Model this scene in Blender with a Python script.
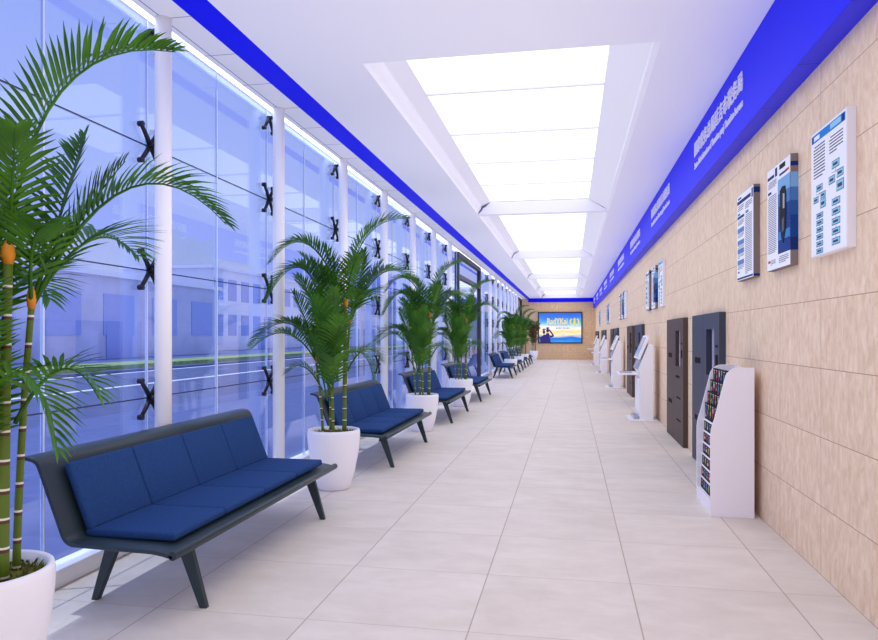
import bpy, bmesh, math, random
from mathutils import Vector, Matrix

for o in list(bpy.data.objects):
    bpy.data.objects.remove(o)
scene = bpy.context.scene
C = scene.collection
rnd = random.Random(7)

# ------------------------------------------------------------------ camera, world, sun, exposure
cam_d = bpy.data.cameras.new('camera')
cam_d.sensor_width = 36.0
cam_d.lens = 700 / 878 * 36.0
cam_d.shift_y = 15.5 / 878
cam_d.clip_start = 0.05
cam_d.clip_end = 400
cam = bpy.data.objects.new('camera', cam_d)
cam.location = (0, 0, 1.56)
cam.rotation_euler = (math.radians(90), 0, math.atan(131 / 700))
C.objects.link(cam)
scene.camera = cam

vs = scene.view_settings
vs.view_transform = 'Standard'
vs.look = 'None'
vs.gamma = 1
vs.use_curve_mapping = False
vs.exposure = 0.3
scene.cycles.use_denoising = True
scene.cycles.use_fast_gi = True
scene.cycles.fast_gi_method = 'ADD'
scene.cycles.max_bounces = 16
scene.cycles.diffuse_bounces = 8
scene.cycles.transparent_max_bounces = 24

world = bpy.data.worlds.new('sky')
scene.world = world
world.use_nodes = True
wn = world.node_tree
wn.nodes.clear()
w_out = wn.nodes.new('ShaderNodeOutputWorld')
w_bg = wn.nodes.new('ShaderNodeBackground')
w_ramp = wn.nodes.new('ShaderNodeValToRGB')
w_sep = wn.nodes.new('ShaderNodeSeparateXYZ')
w_tc = wn.nodes.new('ShaderNodeTexCoord')
wn.links.new(w_tc.outputs['Generated'], w_sep.inputs[0])
wn.links.new(w_sep.outputs['Z'], w_ramp.inputs[0])
wn.links.new(w_ramp.outputs[0], w_bg.inputs[0])
wn.links.new(w_bg.outputs[0], w_out.inputs[0])
w_ramp.color_ramp.elements[0].position = 0.0
w_ramp.color_ramp.elements[0].color = (0.60, 0.64, 1.0, 1)
w_ramp.color_ramp.elements[1].position = 0.7
w_ramp.color_ramp.elements[1].color = (0.30, 0.40, 1.0, 1)
W_STRENGTH = 0.8
world.light_settings.ao_factor = 0.33
world.light_settings.distance = 2.2
w_bg.inputs[1].default_value = W_STRENGTH

sun_d = bpy.data.lights.new('sun', 'SUN')
sun_d.energy = 3.0
sun_d.angle = math.radians(0.6)
sun_d.color = (1.0, 0.95, 0.9)
sun = bpy.data.objects.new('sun', sun_d)
el = math.radians(76)
d = Vector((math.cos(el), 0.10, -math.sin(el)))
sun.rotation_euler = d.to_track_quat('-Z', 'Y').to_euler()
sun.location = (-8, 10, 20)
C.objects.link(sun)

PANEL_STRENGTH = 1.25

# ------------------------------------------------------------------ materials
def lin(c):
    return tuple(((v / 255) / 12.92 if v / 255 <= 0.04045 else ((v / 255 + 0.055) / 1.055) ** 2.4) for v in c) + (1,)

def mat(name, rgb, rough=0.5, metal=0.0, spec=0.5, noise=0.0, nscale=8.0, bump=0.0, bscale=60.0, stretch=(1, 1, 1), rgb2=None):
    m = bpy.data.materials.new(name)
    m.use_nodes = True
    nt = m.node_tree
    b = nt.nodes['Principled BSDF']
    b.inputs['Base Color'].default_value = lin(rgb)
    b.inputs['Roughness'].default_value = rough
    b.inputs['Metallic'].default_value = metal
    b.inputs['Specular IOR Level'].default_value = spec
    if noise or bump:
        tc = nt.nodes.new('ShaderNodeTexCoord')
        mp = nt.nodes.new('ShaderNodeMapping')
        mp.inputs['Scale'].default_value = stretch
        nt.links.new(tc.outputs['Object'], mp.inputs[0])
    if noise:
        n = nt.nodes.new('ShaderNodeTexNoise')
        n.inputs['Scale'].default_value = nscale
        n.inputs['Detail'].default_value = 6
        nt.links.new(mp.outputs[0], n.inputs['Vector'])
        r = nt.nodes.new('ShaderNodeValToRGB')
        a = lin(rgb)
        lo = lin(rgb2) if rgb2 else tuple(v * (1 - noise) for v in a[:3]) + (1,)
        hi = a if rgb2 else tuple(min(1, v * (1 + noise)) for v in a[:3]) + (1,)
        r.color_ramp.elements[0].position = 0.3
        r.color_ramp.elements[1].position = 0.7
        r.color_ramp.elements[0].color = lo
        r.color_ramp.elements[1].color = hi
        nt.links.new(n.outputs[0], r.inputs[0])
        nt.links.new(r.outputs[0], b.inputs['Base Color'])
    if bump:
        n2 = nt.nodes.new('ShaderNodeTexNoise')
        n2.inputs['Scale'].default_value = bscale
        n2.inputs['Detail'].default_value = 4
        nt.links.new(mp.outputs[0], n2.inputs['Vector'])
        bp = nt.nodes.new('ShaderNodeBump')
        bp.inputs['Strength'].default_value = bump
        bp.inputs['Distance'].default_value = 0.01
        nt.links.new(n2.outputs[0], bp.inputs['Height'])
        nt.links.new(bp.outputs[0], b.inputs['Normal'])
    return m

def emit_mat(name, rgb, strength):
    m = bpy.data.materials.new(name)
    m.use_nodes = True
    nt = m.node_tree
    nt.nodes.clear()
    e = nt.nodes.new('ShaderNodeEmission')
    e.inputs[0].default_value = lin(rgb)
    e.inputs[1].default_value = strength
    o = nt.nodes.new('ShaderNodeOutputMaterial')
    nt.links.new(e.outputs[0], o.inputs[0])
    return m

def tile_mat(name, rgb_a, rgb_b, axes, joint_rgb, rough=0.4, spec=0.4, nscale=3.0, stretch=(1, 1, 1), vary=0.05, detail=8, patch=0.3, contrast=(0.35, 0.68)):
    """axes: list of (axis index, size, offset, joint width); stone tile in world metres"""
    m = bpy.data.materials.new(name)
    m.use_nodes = True
    nt = m.node_tree
    L = nt.links.new
    b = nt.nodes['Principled BSDF']
    b.inputs['Roughness'].default_value = rough
    b.inputs['Specular IOR Level'].default_value = spec
    tc = nt.nodes.new('ShaderNodeTexCoord')
    sep = nt.nodes.new('ShaderNodeSeparateXYZ')
    L(tc.outputs['Object'], sep.inputs[0])

    def M(op, a, bb=None):
        n = nt.nodes.new('ShaderNodeMath')
        n.operation = op
        for i, v in enumerate((a, bb)):
            if v is None:
                continue
            if isinstance(v, (int, float)):
                n.inputs[i].default_value = v
            else:
                L(v, n.inputs[i])
        return n.outputs[0]
    joint = None
    cells = []
    for ax, size, off, w in axes:
        u = M('DIVIDE', M('SUBTRACT', sep.outputs[ax], off), size)
        cells.append(M('FLOOR', u))
        f = M('ABSOLUTE', M('SUBTRACT', M('FRACT', M('ADD', u, 0.5)), 0.5))
        j = M('LESS_THAN', f, w / size / 2)
        joint = j if joint is None else M('MAXIMUM', joint, j)
    cell = M('ADD', M('MULTIPLY', cells[0], 17.3), M('MULTIPLY', cells[1], 5.7)) if len(cells) > 1 else M('MULTIPLY', cells[0], 3.7)
    wnz = nt.nodes.new('ShaderNodeTexWhiteNoise')
    wnz.noise_dimensions = '1D'
    L(cell, wnz.inputs['W'])
    mp = nt.nodes.new('ShaderNodeMapping')
    mp.inputs['Scale'].default_value = stretch
    L(tc.outputs['Object'], mp.inputs[0])
    off = nt.nodes.new('ShaderNodeVectorMath')
    off.operation = 'ADD'
    cmb = nt.nodes.new('ShaderNodeCombineXYZ')
    sh = M('MULTIPLY', wnz.outputs['Value'], 40.0)
    for i in range(3):
        L(sh, cmb.inputs[i])
    L(mp.outputs[0], off.inputs[0])
    L(cmb.outputs[0], off.inputs[1])
    n1 = nt.nodes.new('ShaderNodeTexNoise')
    n1.inputs['Scale'].default_value = nscale
    n1.inputs['Detail'].default_value = detail
    n1.inputs['Roughness'].default_value = 0.65
    n1.inputs['Distortion'].default_value = patch
    L(off.outputs[0], n1.inputs['Vector'])
    r = nt.nodes.new('ShaderNodeValToRGB')
    r.color_ramp.elements[0].position = contrast[0]
    r.color_ramp.elements[1].position = contrast[1]
    r.color_ramp.elements[0].color = lin(rgb_a)
    r.color_ramp.elements[1].color = lin(rgb_b)
    L(n1.outputs[0], r.inputs[0])
    hv = nt.nodes.new('ShaderNodeHueSaturation')
    L(r.outputs[0], hv.inputs['Color'])
    L(M('ADD', M('MULTIPLY', M('SUBTRACT', wnz.outputs['Value'], 0.5), vary), 1.0), hv.inputs['Value'])
    mx = nt.nodes.new('ShaderNodeMixRGB')
    L(joint, mx.inputs[0])
    L(hv.outputs[0], mx.inputs[1])
    mx.inputs[2].default_value = lin(joint_rgb)
    L(mx.outputs[0], b.inputs['Base Color'])
    L(M('ADD', M('MULTIPLY', joint, 0.3), rough), b.inputs['Roughness'])
    return m

def glass_mat(name, tint, ior):
    m = bpy.data.materials.new(name)
    m.use_nodes = True
    nt = m.node_tree
    nt.nodes.clear()
    o = nt.nodes.new('ShaderNodeOutputMaterial')
    mx = nt.nodes.new('ShaderNodeMixShader')
    tr = nt.nodes.new('ShaderNodeBsdfTransparent')
    tr.inputs[0].default_value = tint
    gl = nt.nodes.new('ShaderNodeBsdfGlossy')
    gl.inputs['Color'].default_value = (0.78, 0.85, 1.0, 1)
    gl.inputs['Roughness'].default_value = 0.0
    # Schlick reflectance, the same from either face of the pane
    geo = nt.nodes.new('ShaderNodeNewGeometry')
    dot = nt.nodes.new('ShaderNodeVectorMath'); dot.operation = 'DOT_PRODUCT'
    nt.links.new(geo.outputs['Incoming'], dot.inputs[0])
    nt.links.new(geo.outputs['Normal'], dot.inputs[1])
    def M(op, a, b=None):
        n = nt.nodes.new('ShaderNodeMath'); n.operation = op
        for i, v in enumerate((a, b)):
            if v is None: continue
            if isinstance(v, (int, float)): n.inputs[i].default_value = v
            else: nt.links.new(v, n.inputs[i])
        return n.outputs[0]
    f0 = ((ior - 1) / (ior + 1)) ** 2
    k = M('POWER', M('SUBTRACT', 1.0, M('ABSOLUTE', dot.outputs['Value'])), 5.0)
    nt.links.new(M('ADD', f0, M('MULTIPLY', k, 1 - f0)), mx.inputs[0])
    nt.links.new(tr.outputs[0], mx.inputs[1])
    nt.links.new(gl.outputs[0], mx.inputs[2])
    nt.links.new(mx.outputs[0], o.inputs[0])
    return m

M_FLOOR = tile_mat('cream_stone_floor', (206, 196, 188), (220, 211, 204), [(0, 0.9, 0.373, 0.008), (1, 0.9, 0.95, 0.004)], (174, 160, 152), rough=0.55, spec=0.14, nscale=2.2, stretch=(1.0, 1.8, 1), vary=0.04)
M_WALL = tile_mat('beige_travertine', (213, 184, 156), (236, 214, 190), [(1, 0.9, 0.44, 0.005), (2, 0.448, 0.001, 0.005)], (166, 138, 120), rough=0.5, spec=0.3, nscale=16.0, stretch=(1, 1.2, 0.55), vary=0.05, patch=0.6)
M_WALLB = tile_mat('beige_travertine_end', (200, 166, 130), (228, 198, 164), [(0, 0.9, 0.44, 0.005), (2, 0.448, 0.001, 0.005)], (166, 138, 120), rough=0.5, spec=0.3, nscale=16.0, stretch=(1.2, 1, 0.55), vary=0.05, patch=0.6)
M_CEIL = mat('white_ceiling_paint', (236, 237, 250), 0.7, spec=0.2)
M_SOFFIT = tile_mat('white_soffit_panels', (236, 236, 244), (240, 240, 248), [(1, 0.7133, 0.55, 0.010), (0, 0.36, -3.03, 0.010)], (140, 140, 165), rough=0.5, nscale=1.0, vary=0.01)
M_BLUE = mat('royal_blue_panel', (20, 24, 246), 0.5, spec=0.12)
M_BLUE_J = tile_mat('royal_blue_underside', (18, 22, 232), (20, 24, 238), [(1, 0.9, 0.44, 0.006)], (18, 20, 120), rough=0.45, nscale=1.0, vary=0.01)
M_CURB = tile_mat('pale_stone_curb', (232, 232, 242), (242, 242, 250), [(1, 1.07, 4.25, 0.008)], (120, 120, 140), rough=0.45, nscale=4, vary=0.02)
M_GLASS = glass_mat('facade_glass', (0.84, 0.91, 1.0, 1), 1.75)
M_SEAL = mat('dark_sealant', (40, 50, 92), 0.5)
M_SEAM = mat('polished_glass_edge', (222, 232, 255), 0.2, spec=0.6)
M_WHITE = mat('white_paint', (232, 230, 240), 0.35, spec=0.4)
M_COLUMN = mat('white_column_paint', (244, 244, 250), 0.3, spec=0.4)
M_DARK = mat('black_metal', (34, 36, 46), 0.4, metal=0.3)
M_FRAME = mat('charcoal_frame', (52, 52, 66), 0.45)
M_PANEL = emit_mat('luminous_ceiling', (255, 254, 250), PANEL_STRENGTH)
M_LED = emit_mat('cove_led', (225, 232, 255), 3.0)
M_SHELL = mat('slate_bench_shell', (38, 52, 60), 0.38, spec=0.45)
M_NAVY = mat('navy_denim_fabric', (36, 66, 118), 0.85, spec=0.15, noise=0.13, nscale=70, bump=0.35, bscale=160)
M_LEAF = mat('palm_leaf', (74, 130, 26), 0.42, spec=0.45, noise=0.45, nscale=4, rgb2=(18, 60, 14))
M_LEAF_B = mat('palm_leaf_brown', (96, 84, 40), 0.5, spec=0.3, noise=0.4, nscale=5, rgb2=(58, 38, 24))
M_POT = mat('white_pot_glaze', (238, 237, 247), 0.35, spec=0.4)
M_MOSS = mat('moss', (104, 112, 34), 0.95, noise=0.5, nscale=22, rgb2=(66, 50, 22), bump=1.0, bscale=50)
M_SHAFT = mat('orange_crownshaft', (214, 138, 36), 0.5)
M_GREY = mat('slate_cabinet', (64, 68, 86), 0.55, spec=0.25)
M_BROWN = mat('taupe_cabinet', (82, 68, 64), 0.55, spec=0.25)
M_SLOT = mat('dark_slot', (16, 14, 18), 0.7, spec=0.1)
M_SLOTGLASS = mat('cabinet_window', (150, 146, 180), 0.1, spec=0.6)
M_KIOSK = mat('kiosk_white', (240, 240, 248), 0.35, spec=0.4)
M_SCREEN = mat('kiosk_screen', (176, 196, 214), 0.12, spec=0.7)
M_SILVER = mat('silver', (176, 176, 190), 0.35, metal=0.4)
M_RACK = mat('rack_white', (238, 235, 246), 0.45, spec=0.3)

def translucent(m, rgb, f):
    nt = m.node_tree
    b = nt.nodes['Principled BSDF']
    o = nt.nodes['Material Output']
    t = nt.nodes.new('ShaderNodeBsdfTranslucent')
    t.inputs[0].default_value = lin(rgb)
    mx = nt.nodes.new('ShaderNodeMixShader')
    mx.inputs[0].default_value = f
    nt.links.new(b.outputs[0], mx.inputs[1])
    nt.links.new(t.outputs[0], mx.inputs[2])
    nt.links.new(mx.outputs[0], o.inputs[0])
translucent(M_LEAF, (90, 150, 20), 0.12)

def cane_material():
    m = mat('palm_cane', (92, 112, 30), 0.5)
    nt = m.node_tree
    L = nt.links.new
    b = nt.nodes['Principled BSDF']
    tc = nt.nodes.new('ShaderNodeTexCoord')
    sep = nt.nodes.new('ShaderNodeSeparateXYZ')
    L(tc.outputs['Object'], sep.inputs[0])
    mu = nt.nodes.new('ShaderNodeMath'); mu.operation = 'MULTIPLY'; mu.inputs[1].default_value = 8.5
    L(sep.outputs['Z'], mu.inputs[0])
    fr = nt.nodes.new('ShaderNodeMath'); fr.operation = 'FRACT'
    L(mu.outputs[0], fr.inputs[0])
    r = nt.nodes.new('ShaderNodeValToRGB')
    r.color_ramp.interpolation = 'CONSTANT'
    e = r.color_ramp.elements
    e[0].position = 0; e[0].color = lin((88, 110, 28))
    e[1].position = 0.80; e[1].color = lin((84, 54, 26))
    x = e.new(0.92); x.color = lin((226, 222, 210))
    L(fr.outputs[0], r.inputs[0])
    L(r.outputs[0], b.inputs['Base Color'])
    return m
M_CANE = cane_material()

_flat = {}
def flat(rgb, rough=0.5):
    k = (rgb, rough)
    if k not in _flat:
        _flat[k] = mat('print_%02x%02x%02x' % rgb, rgb, max(rough, 0.6), spec=0.12)
    return _flat[k]

# ------------------------------------------------------------------ mesh helpers
class MB:
    """collects shapes and links them as one mesh object"""
    def __init__(self):
        self.bm = bmesh.new()
        self.mats = []
    def mi(self, m):
        if m not in self.mats:
            self.mats.append(m)
        return self.mats.index(m)
    def _fin(self, before, m, smooth=False):
        i = self.mi(m)
        for f in self.bm.faces:
            if f not in before:
                f.material_index = i
                f.smooth = smooth
    def box(self, a, b, m, bevel=0.0, seg=2):
        before = set(self.bm.faces)
        r = bmesh.ops.create_cube(self.bm, size=1)
        for v in r['verts']:
            v.co = Vector([(a[k] + b[k]) / 2 + v.co[k] * (b[k] - a[k]) for k in range(3)])
        if bevel:
            es = list({e for v in r['verts'] for e in v.link_edges})
            bmesh.ops.bevel(self.bm, geom=es, offset=bevel, segments=seg, affect='EDGES', profile=0.5)
        self._fin(before, m, False)
        return self
    def quad(self, pts, m, smooth=False):
        vs_ = [self.bm.verts.new(p) for p in pts]
        f = self.bm.faces.new(vs_)
        f.material_index = self.mi(m)
        f.smooth = smooth
        return self
    def prism(self, poly, y0, y1, m, axis='y', smooth=False):
        """poly in the plane across the axis: (x,z) for axis y, (y,z) for axis x, (x,y) for axis z"""
        def P(p, t):
            return {'y': (p[0], t, p[1]), 'x': (t, p[0], p[1]), 'z': (p[0], p[1], t)}[axis]
        before = set(self.bm.faces)
        a = [self.bm.verts.new(P(p, y0)) for p in poly]
        b = [self.bm.verts.new(P(p, y1)) for p in poly]
        n = len(poly)
        side = []
        for i in range(n):
            side.append(self.bm.faces.new((a[i], a[(i + 1) % n], b[(i + 1) % n], b[i])))
        caps = [self.bm.faces.new(a[::-1]), self.bm.faces.new(b)]
        bmesh.ops.recalc_face_normals(self.bm, faces=side + caps)
        self._fin(before, m, False)
        if smooth:
            for f in side:
                f.smooth = True
        return self
    def tube(self, pts, rad, m, seg=10, cap=True, smooth=True):
        pts = [Vector(p) for p in pts]
        if not hasattr(rad, '__len__'):
            rad = [rad] * len(pts)
        before = set(self.bm.faces)
        rings = []
        prev = None
        for i, p in enumerate(pts):
            t = (pts[min(i + 1, len(pts) - 1)] - pts[max(i - 1, 0)]).normalized()
            u = Vector((0, 0, 1)) if abs(t.z) < 0.9 else Vector((1, 0, 0))
            if prev is not None:
                u = prev
            s = t.cross(u).normalized()
            u = s.cross(t).normalized()
            prev = u
            rings.append([self.bm.verts.new(p + (s * math.cos(2 * math.pi * k / seg) + u * math.sin(2 * math.pi * k / seg)) * rad[i]) for k in range(seg)])
        for a, b in zip(rings, rings[1:]):
            for k in range(seg):
                self.bm.faces.new((a[k], a[(k + 1) % seg], b[(k + 1) % seg], b[k]))
        self._fin(before, m, smooth)
        if cap:
            i = self.mi(m)
            for rr in (rings[0][::-1], rings[-1]):
                f = self.bm.faces.new(rr)
                f.material_index = i
        return self
    def lathe(self, prof, m, seg=40, loc=(0, 0, 0)):
        before = set(self.bm.faces)
        rings = []
        for r, z in prof:
            if r < 1e-5:
                rings.append([self.bm.verts.new((loc[0], loc[1], loc[2] + z))])
            else:
                rings.append([self.bm.verts.new((loc[0] + r * math.cos(2 * math.pi * k / seg), loc[1] + r * math.sin(2 * math.pi * k / seg), loc[2] + z)) for k in range(seg)])
        for a, b in zip(rings, rings[1:]):
            for k in range(seg):
                k2 = (k + 1) % seg
                if len(a) == 1 and len(b) == 1:
                    continue
                if len(a) == 1:
                    self.bm.faces.new((a[0], b[k2], b[k]))
                elif len(b) == 1:
                    self.bm.faces.new((a[k], a[k2], b[0]))
                else:
                    self.bm.faces.new((a[k], a[k2], b[k2], b[k]))
        self._fin(before, m, True)
        return self
    def mesh(self, name):
        me = bpy.data.meshes.new(name)
        bmesh.ops.recalc_face_normals(self.bm, faces=list(self.bm.faces)) if False else None
        self.bm.to_mesh(me)
        self.bm.free()
        for m in self.mats:
            me.materials.append(m)
        return me
    def build(self, name, parent=None, loc=None):
        o = bpy.data.objects.new(name, self.mesh(name))
        C.objects.link(o)
        if parent is not None:
            o.parent = parent
        if loc is not None:
            o.location = loc
        return o

def tag(o, label=None, cat=None, group=None, kind=None):
    if label: o['label'] = label
    if cat: o['category'] = cat
    if group: o['group'] = group
    if kind: o['kind'] = kind
    return o

def thing(name, label, cat, loc=(0, 0, 0), group=None, rotz=0):
    o = bpy.data.objects.new(name, None)
    o.empty_display_size = 0.1
    o.location = loc
    o.rotation_euler = (0, 0, rotz)
    C.objects.link(o)
    return tag(o, label, cat, group)

def struct(o):
    o['kind'] = 'structure'
    return o

def dup(root, loc, label, group=None, rotz=None):
    r = root.copy()
    C.objects.link(r)
    r.location = loc
    r['label'] = label
    if group: r['group'] = group
    if rotz is not None: r.rotation_euler = (0, 0, rotz)
    for ch in list(root.children):
        c = ch.copy()
        C.objects.link(c)
        c.parent = r
        for g in list(ch.children):
            q = g.copy()
            C.objects.link(q)
            q.parent = c
    return r

ORD = ['first', 'second', 'third', 'fourth', 'fifth', 'sixth', 'seventh', 'eighth', 'ninth', 'tenth', 'eleventh', 'twelfth', 'thirteenth', 'fourteenth', 'fifteenth', 'sixteenth']

# ------------------------------------------------------------------ the setting
Y0, Y1 = -3.0, 46.3
XR = 1.6065
XG = -3.17           # glass plane
ZC = 4.0             # ceiling
struct(MB().box((-3.26, Y0, -0.12), (XR + 0.2, Y1 + 0.2, 0), M_FLOOR).build('floor'))
struct(MB().box((XR, Y0, 0), (XR + 0.2, Y1, 4.35), M_WALL).build('wall_right'))
struct(MB().box((-3.5, Y1, 0), (XR + 0.2, Y1 + 0.2, 4.35), M_WALLB).build('wall_end'))
struct(MB().box((-3.5, Y0 - 0.2, 0), (XR + 0.2, Y0, 4.35), M_WALLB).build('wall_behind'))
struct(MB().box((-3.26, Y0, 0), (-3.105, Y1, 0.11), M_CURB, 0.006).build('trim_5'))
struct(MB().box((-3.72, Y0 - 0.2, 4.3), (XR + 0.2, Y1 + 0.2, 4.6), M_WHITE).build('roof'))

# ceiling with five coffers, plus an added one out of view
COF = [(6.05 + 8.2 * k, 6.05 + 8.2 * k + 8.0) for k in range(5)]
COF[-1] = (COF[-1][0], 46.0)
COF.insert(0, (-2.4, 4.3))  # added coffer overhead, unseen, its panel put in to brighten the near end
OL, OR, PL, PR, ZP = -1.83, 0.745, -1.575, 0.36, 4.25
mb = MB()
def cq(x0, x1, y0, y1, z):
    mb.quad([(x0, y0, z), (x0, y1, z), (x1, y1, z), (x1, y0, z)], M_CEIL)
cq(-2.594, OL, Y0, Y1, ZC)
cq(OR, XR, Y0, Y1, ZC)
ys = [Y0] + [v for c in COF for v in c] + [Y1]
for a, b in zip(ys[0::2], ys[1::2]):
    cq(OL, OR, a, b, ZC)
for a, b in COF:
    prof = [(OL, ZC), (OL + 0.015, ZC + 0.05), (OL + 0.05, ZC + 0.10), (OL + 0.065, ZC + 0.13), (OL + 0.075, ZC + 0.17), (PL, ZP)]
    for p, q in zip(prof, prof[1:]):
        mb.quad([(p[0], a, p[1]), (p[0], b, p[1]), (q[0], b, q[1]), (q[0], a, q[1])], M_CEIL, True)
    prof = [(OR, ZC), (OR - 0.05, ZC + 0.02), (OR - 0.06, ZC + 0.05), (PR, ZP)]
    for p, q in zip(prof, prof[1:]):
        mb.quad([(p[0], a, p[1]), (q[0], a, q[1]), (q[0], b, q[1]), (p[0], b, p[1])], M_CEIL)
    for y in (a, b):
        mb.quad([(OL, y, ZC), (OR, y, ZC), (PR, y, ZP), (PL, y, ZP)], M_CEIL)
    mb.quad([(PL - 0.02, a, ZP + 0.03), (PL - 0.02, b, ZP + 0.03), (PR + 0.02, b, ZP + 0.03), (PR + 0.02, a, ZP + 0.03)], M_CEIL)
struct(mb.build('ceiling'))
# soffit over the glass, blue edge strips, blue sign fascia
struct(MB().box((-3.09, Y0, 3.96), (-2.80, Y1, 4.06), M_SOFFIT).build('ceiling_soffit'))
struct(MB().prism([(-2.80, 3.958), (-2.594, 3.999), (-2.594, 4.06), (-2.80, 4.06)], Y0, Y1, M_BLUE).build('trim_1'))
struct(MB().box((-2.7, Y1 - 0.05, 3.74), (1.4646, Y1, ZC), M_BLUE).build('trim_2'))
mb = MB()
mb.box((1.4646, Y0, 3.335), (XR, Y1 - 0.001, ZC - 0.001), M_BLUE)
mb.quad([(1.4656, Y0, 3.334), (XR, Y0, 3.334), (XR, Y1, 3.334), (1.4656, Y1, 3.334)], M_BLUE_J)
struct(mb.build('trim_3'))

# ------------------------------------------------------------------ glazing: windows and doors
COLS_A = [4.83 + 2.14 * k for k in range(7)]
COLS_B = [26.9, 28.95, 31.0, 33.0, 35.0, 37.0, 38.95, 40.9]
D1 = (19.65, 24.66)
D2 = (41.8, 46.2)
ROWS = [0.11, 1.085, 2.055, 3.005, 3.955]
win_n = [0]
def window(y0, y1):
    win_n[0] += 1
    m = MB()
    mid = (y0 + y1) / 2
    for z0, z1 in zip(ROWS, ROWS[1:]):
        m.box((XG - 0.006, y0 + 0.004, z0 + 0.004), (XG + 0.006, mid - 0.004, z1 - 0.004), M_GLASS)
        m.box((XG - 0.006, mid + 0.004, z0 + 0.004), (XG + 0.006, y1 - 0.004, z1 - 0.004), M_GLASS)
    for z in ROWS[1:-1]:
        m.box((XG - 0.005, y0, z - 0.004), (XG + 0.005, y1, z + 0.004), M_SEAL)
    m.box((XG - 0.012, mid - 0.004, 0.11), (XG + 0.012, mid + 0.004, 3.80), M_SEAM)
    m.box((XG - 0.010, y1 - 0.004, 0.11), (XG + 0.010, y1 + 0.004, 3.955), M_SEAM)
    struct(m.build('window_%d' % win_n[0]))
edges = [Y0, -1.59, 0.55, 2.69] + COLS_A + [D1[0]]
for a, b in zip(edges, edges[1:]):
    window(a, b)
edges = [D1[1]] + COLS_B + [D2[0]]
for a, b in zip(edges, edges[1:]):
    window(a, b)
def door(i, y0, y1):
    root = struct(bpy.data.objects.new('door_%d' % i, None))
    C.objects.link(root)
    w = 0.13
    x0, x1 = XG - 0.05, XG + 0.07
    m = MB()
    m.box((x0, y0, 0), (x1, y0 + w, 3.955), M_FRAME, 0.004)
    m.box((x0, y1 - w, 0), (x1, y1, 3.955), M_FRAME, 0.004)
    m.box((x0, y0 + w, 3.82), (x1, y1 - w, 3.955), M_FRAME, 0.004)
    m.box((x0, y0 + w, 3.20), (x1, y1 - w, 3.32), M_FRAME, 0.004)
    m.box((x0, y0 + w, 0.0), (x1, y1 - w, 0.112), M_FRAME, 0.004)
    m.build('door_frame', root)
    ym = (y0 + y1) / 2
    g = MB()
    g.box((XG - 0.006, y0 + w, 3.32), (XG + 0.006, y1 - w, 3.82), M_GLASS)
    g.box((XG - 0.006, y0 + w, 0.112), (XG + 0.006, ym - 0.006, 3.20), M_GLASS)
    g.box((XG - 0.006, ym + 0.006, 0.112), (XG + 0.006, y1 - w, 3.20), M_GLASS)
    g.build('door_glass', root)
    for s in (-1, 1):
        h_ = MB().tube([(XG + 0.006, ym + s * 0.09, 0.85), (XG + 0.06, ym + s * 0.09, 0.85), (XG + 0.06, ym + s * 0.09, 1.45), (XG + 0.006, ym + s * 0.09, 1.45)], 0.014, M_SILVER, 8)
        h_.build('door_handle', root)
door(1, *D1)
door(2, *D2)

# ------------------------------------------------------------------ luminous ceiling panels, cove light
def light_panel(k, a, b):
    t = thing('luminous_ceiling_light', '%s white luminous ceiling panel in its coffer, counting away from the big corner palm' % ORD[k] if k < 5 else 'added white luminous panel out of view above the camera, brightening the near end', 'ceiling light', (0, a, ZP + 0.005), 'luminous ceiling panels')
    n = 5
    st = (b - a) / n
    for i in range(n):
        MB().box((PL, i * st + 0.012, 0), (PR, (i + 1) * st - 0.012, 0.015), M_PANEL).build('diffuser_strip', t)
        if i:
            MB().box((PL, i * st - 0.02, -0.02), (PR, i * st + 0.02, 0.0), M_CEIL).build('divider_bar', t)
    return t
for k, (a, b) in enumerate(COF[1:] + COF[:1]):
    light_panel(k, a, b)
tag(MB().box((-3.15, Y0, 3.957), (-3.092, Y1, 3.975), M_LED).build('led_strip'), 'thin glowing white light strip along the soffit edge above the glass', 'light strip')

# ------------------------------------------------------------------ columns with spider fittings
XC, RC = -3.03, 0.062
def spider_mesh(top=False):
    m = MB()
    hub = -0.108
    m.tube([(-0.05, 0, 0), (hub - 0.018, 0, 0)], 0.021, M_DARK, 12)
    for sy in (-1, 1):
        for sz in ((-1,) if top else (-1, 1)):
            dz = 0.135 * sz
            m.tube([(hub, 0, 0), (hub, sy * 0.055, dz * 0.5), (hub - 0.004, sy * 0.11, dz)], [0.020, 0.017, 0.015], M_DARK, 8)
            m.tube([(hub + 0.014, sy * 0.11, dz), (-0.134, sy * 0.11, dz)], 0.021, M_DARK, 12)
    return m.mesh('spider_fitting')
SP, SPT = spider_mesh(), spider_mesh(True)
def column(y, label):
    t = thing('white_column', label, 'column', (XC, y, 0), 'white tubular columns along the glass')
    t['kind'] = 'thing'
    MB().lathe([(0, 0), (RC, 0), (RC, 3.96), (0, 3.96)], M_COLUMN, 28).build('shaft', t)
    for z in (1.085, 2.055, 3.005, 3.87):
        o = bpy.data.objects.new('spider_fitting', SPT if z > 3.5 else SP)
        C.objects.link(o)
        o.parent = t
        o.location = (0, 0, z)
    return t
for k, y in enumerate(COLS_A):
    column(y, '%s white tubular column along the glass, counting from the big corner palm to the door' % ORD[k])
for k, y in enumerate(COLS_B):
    column(y, '%s white tubular column past the dark framed glass door, counting towards the end wall' % ORD[k])

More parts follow.
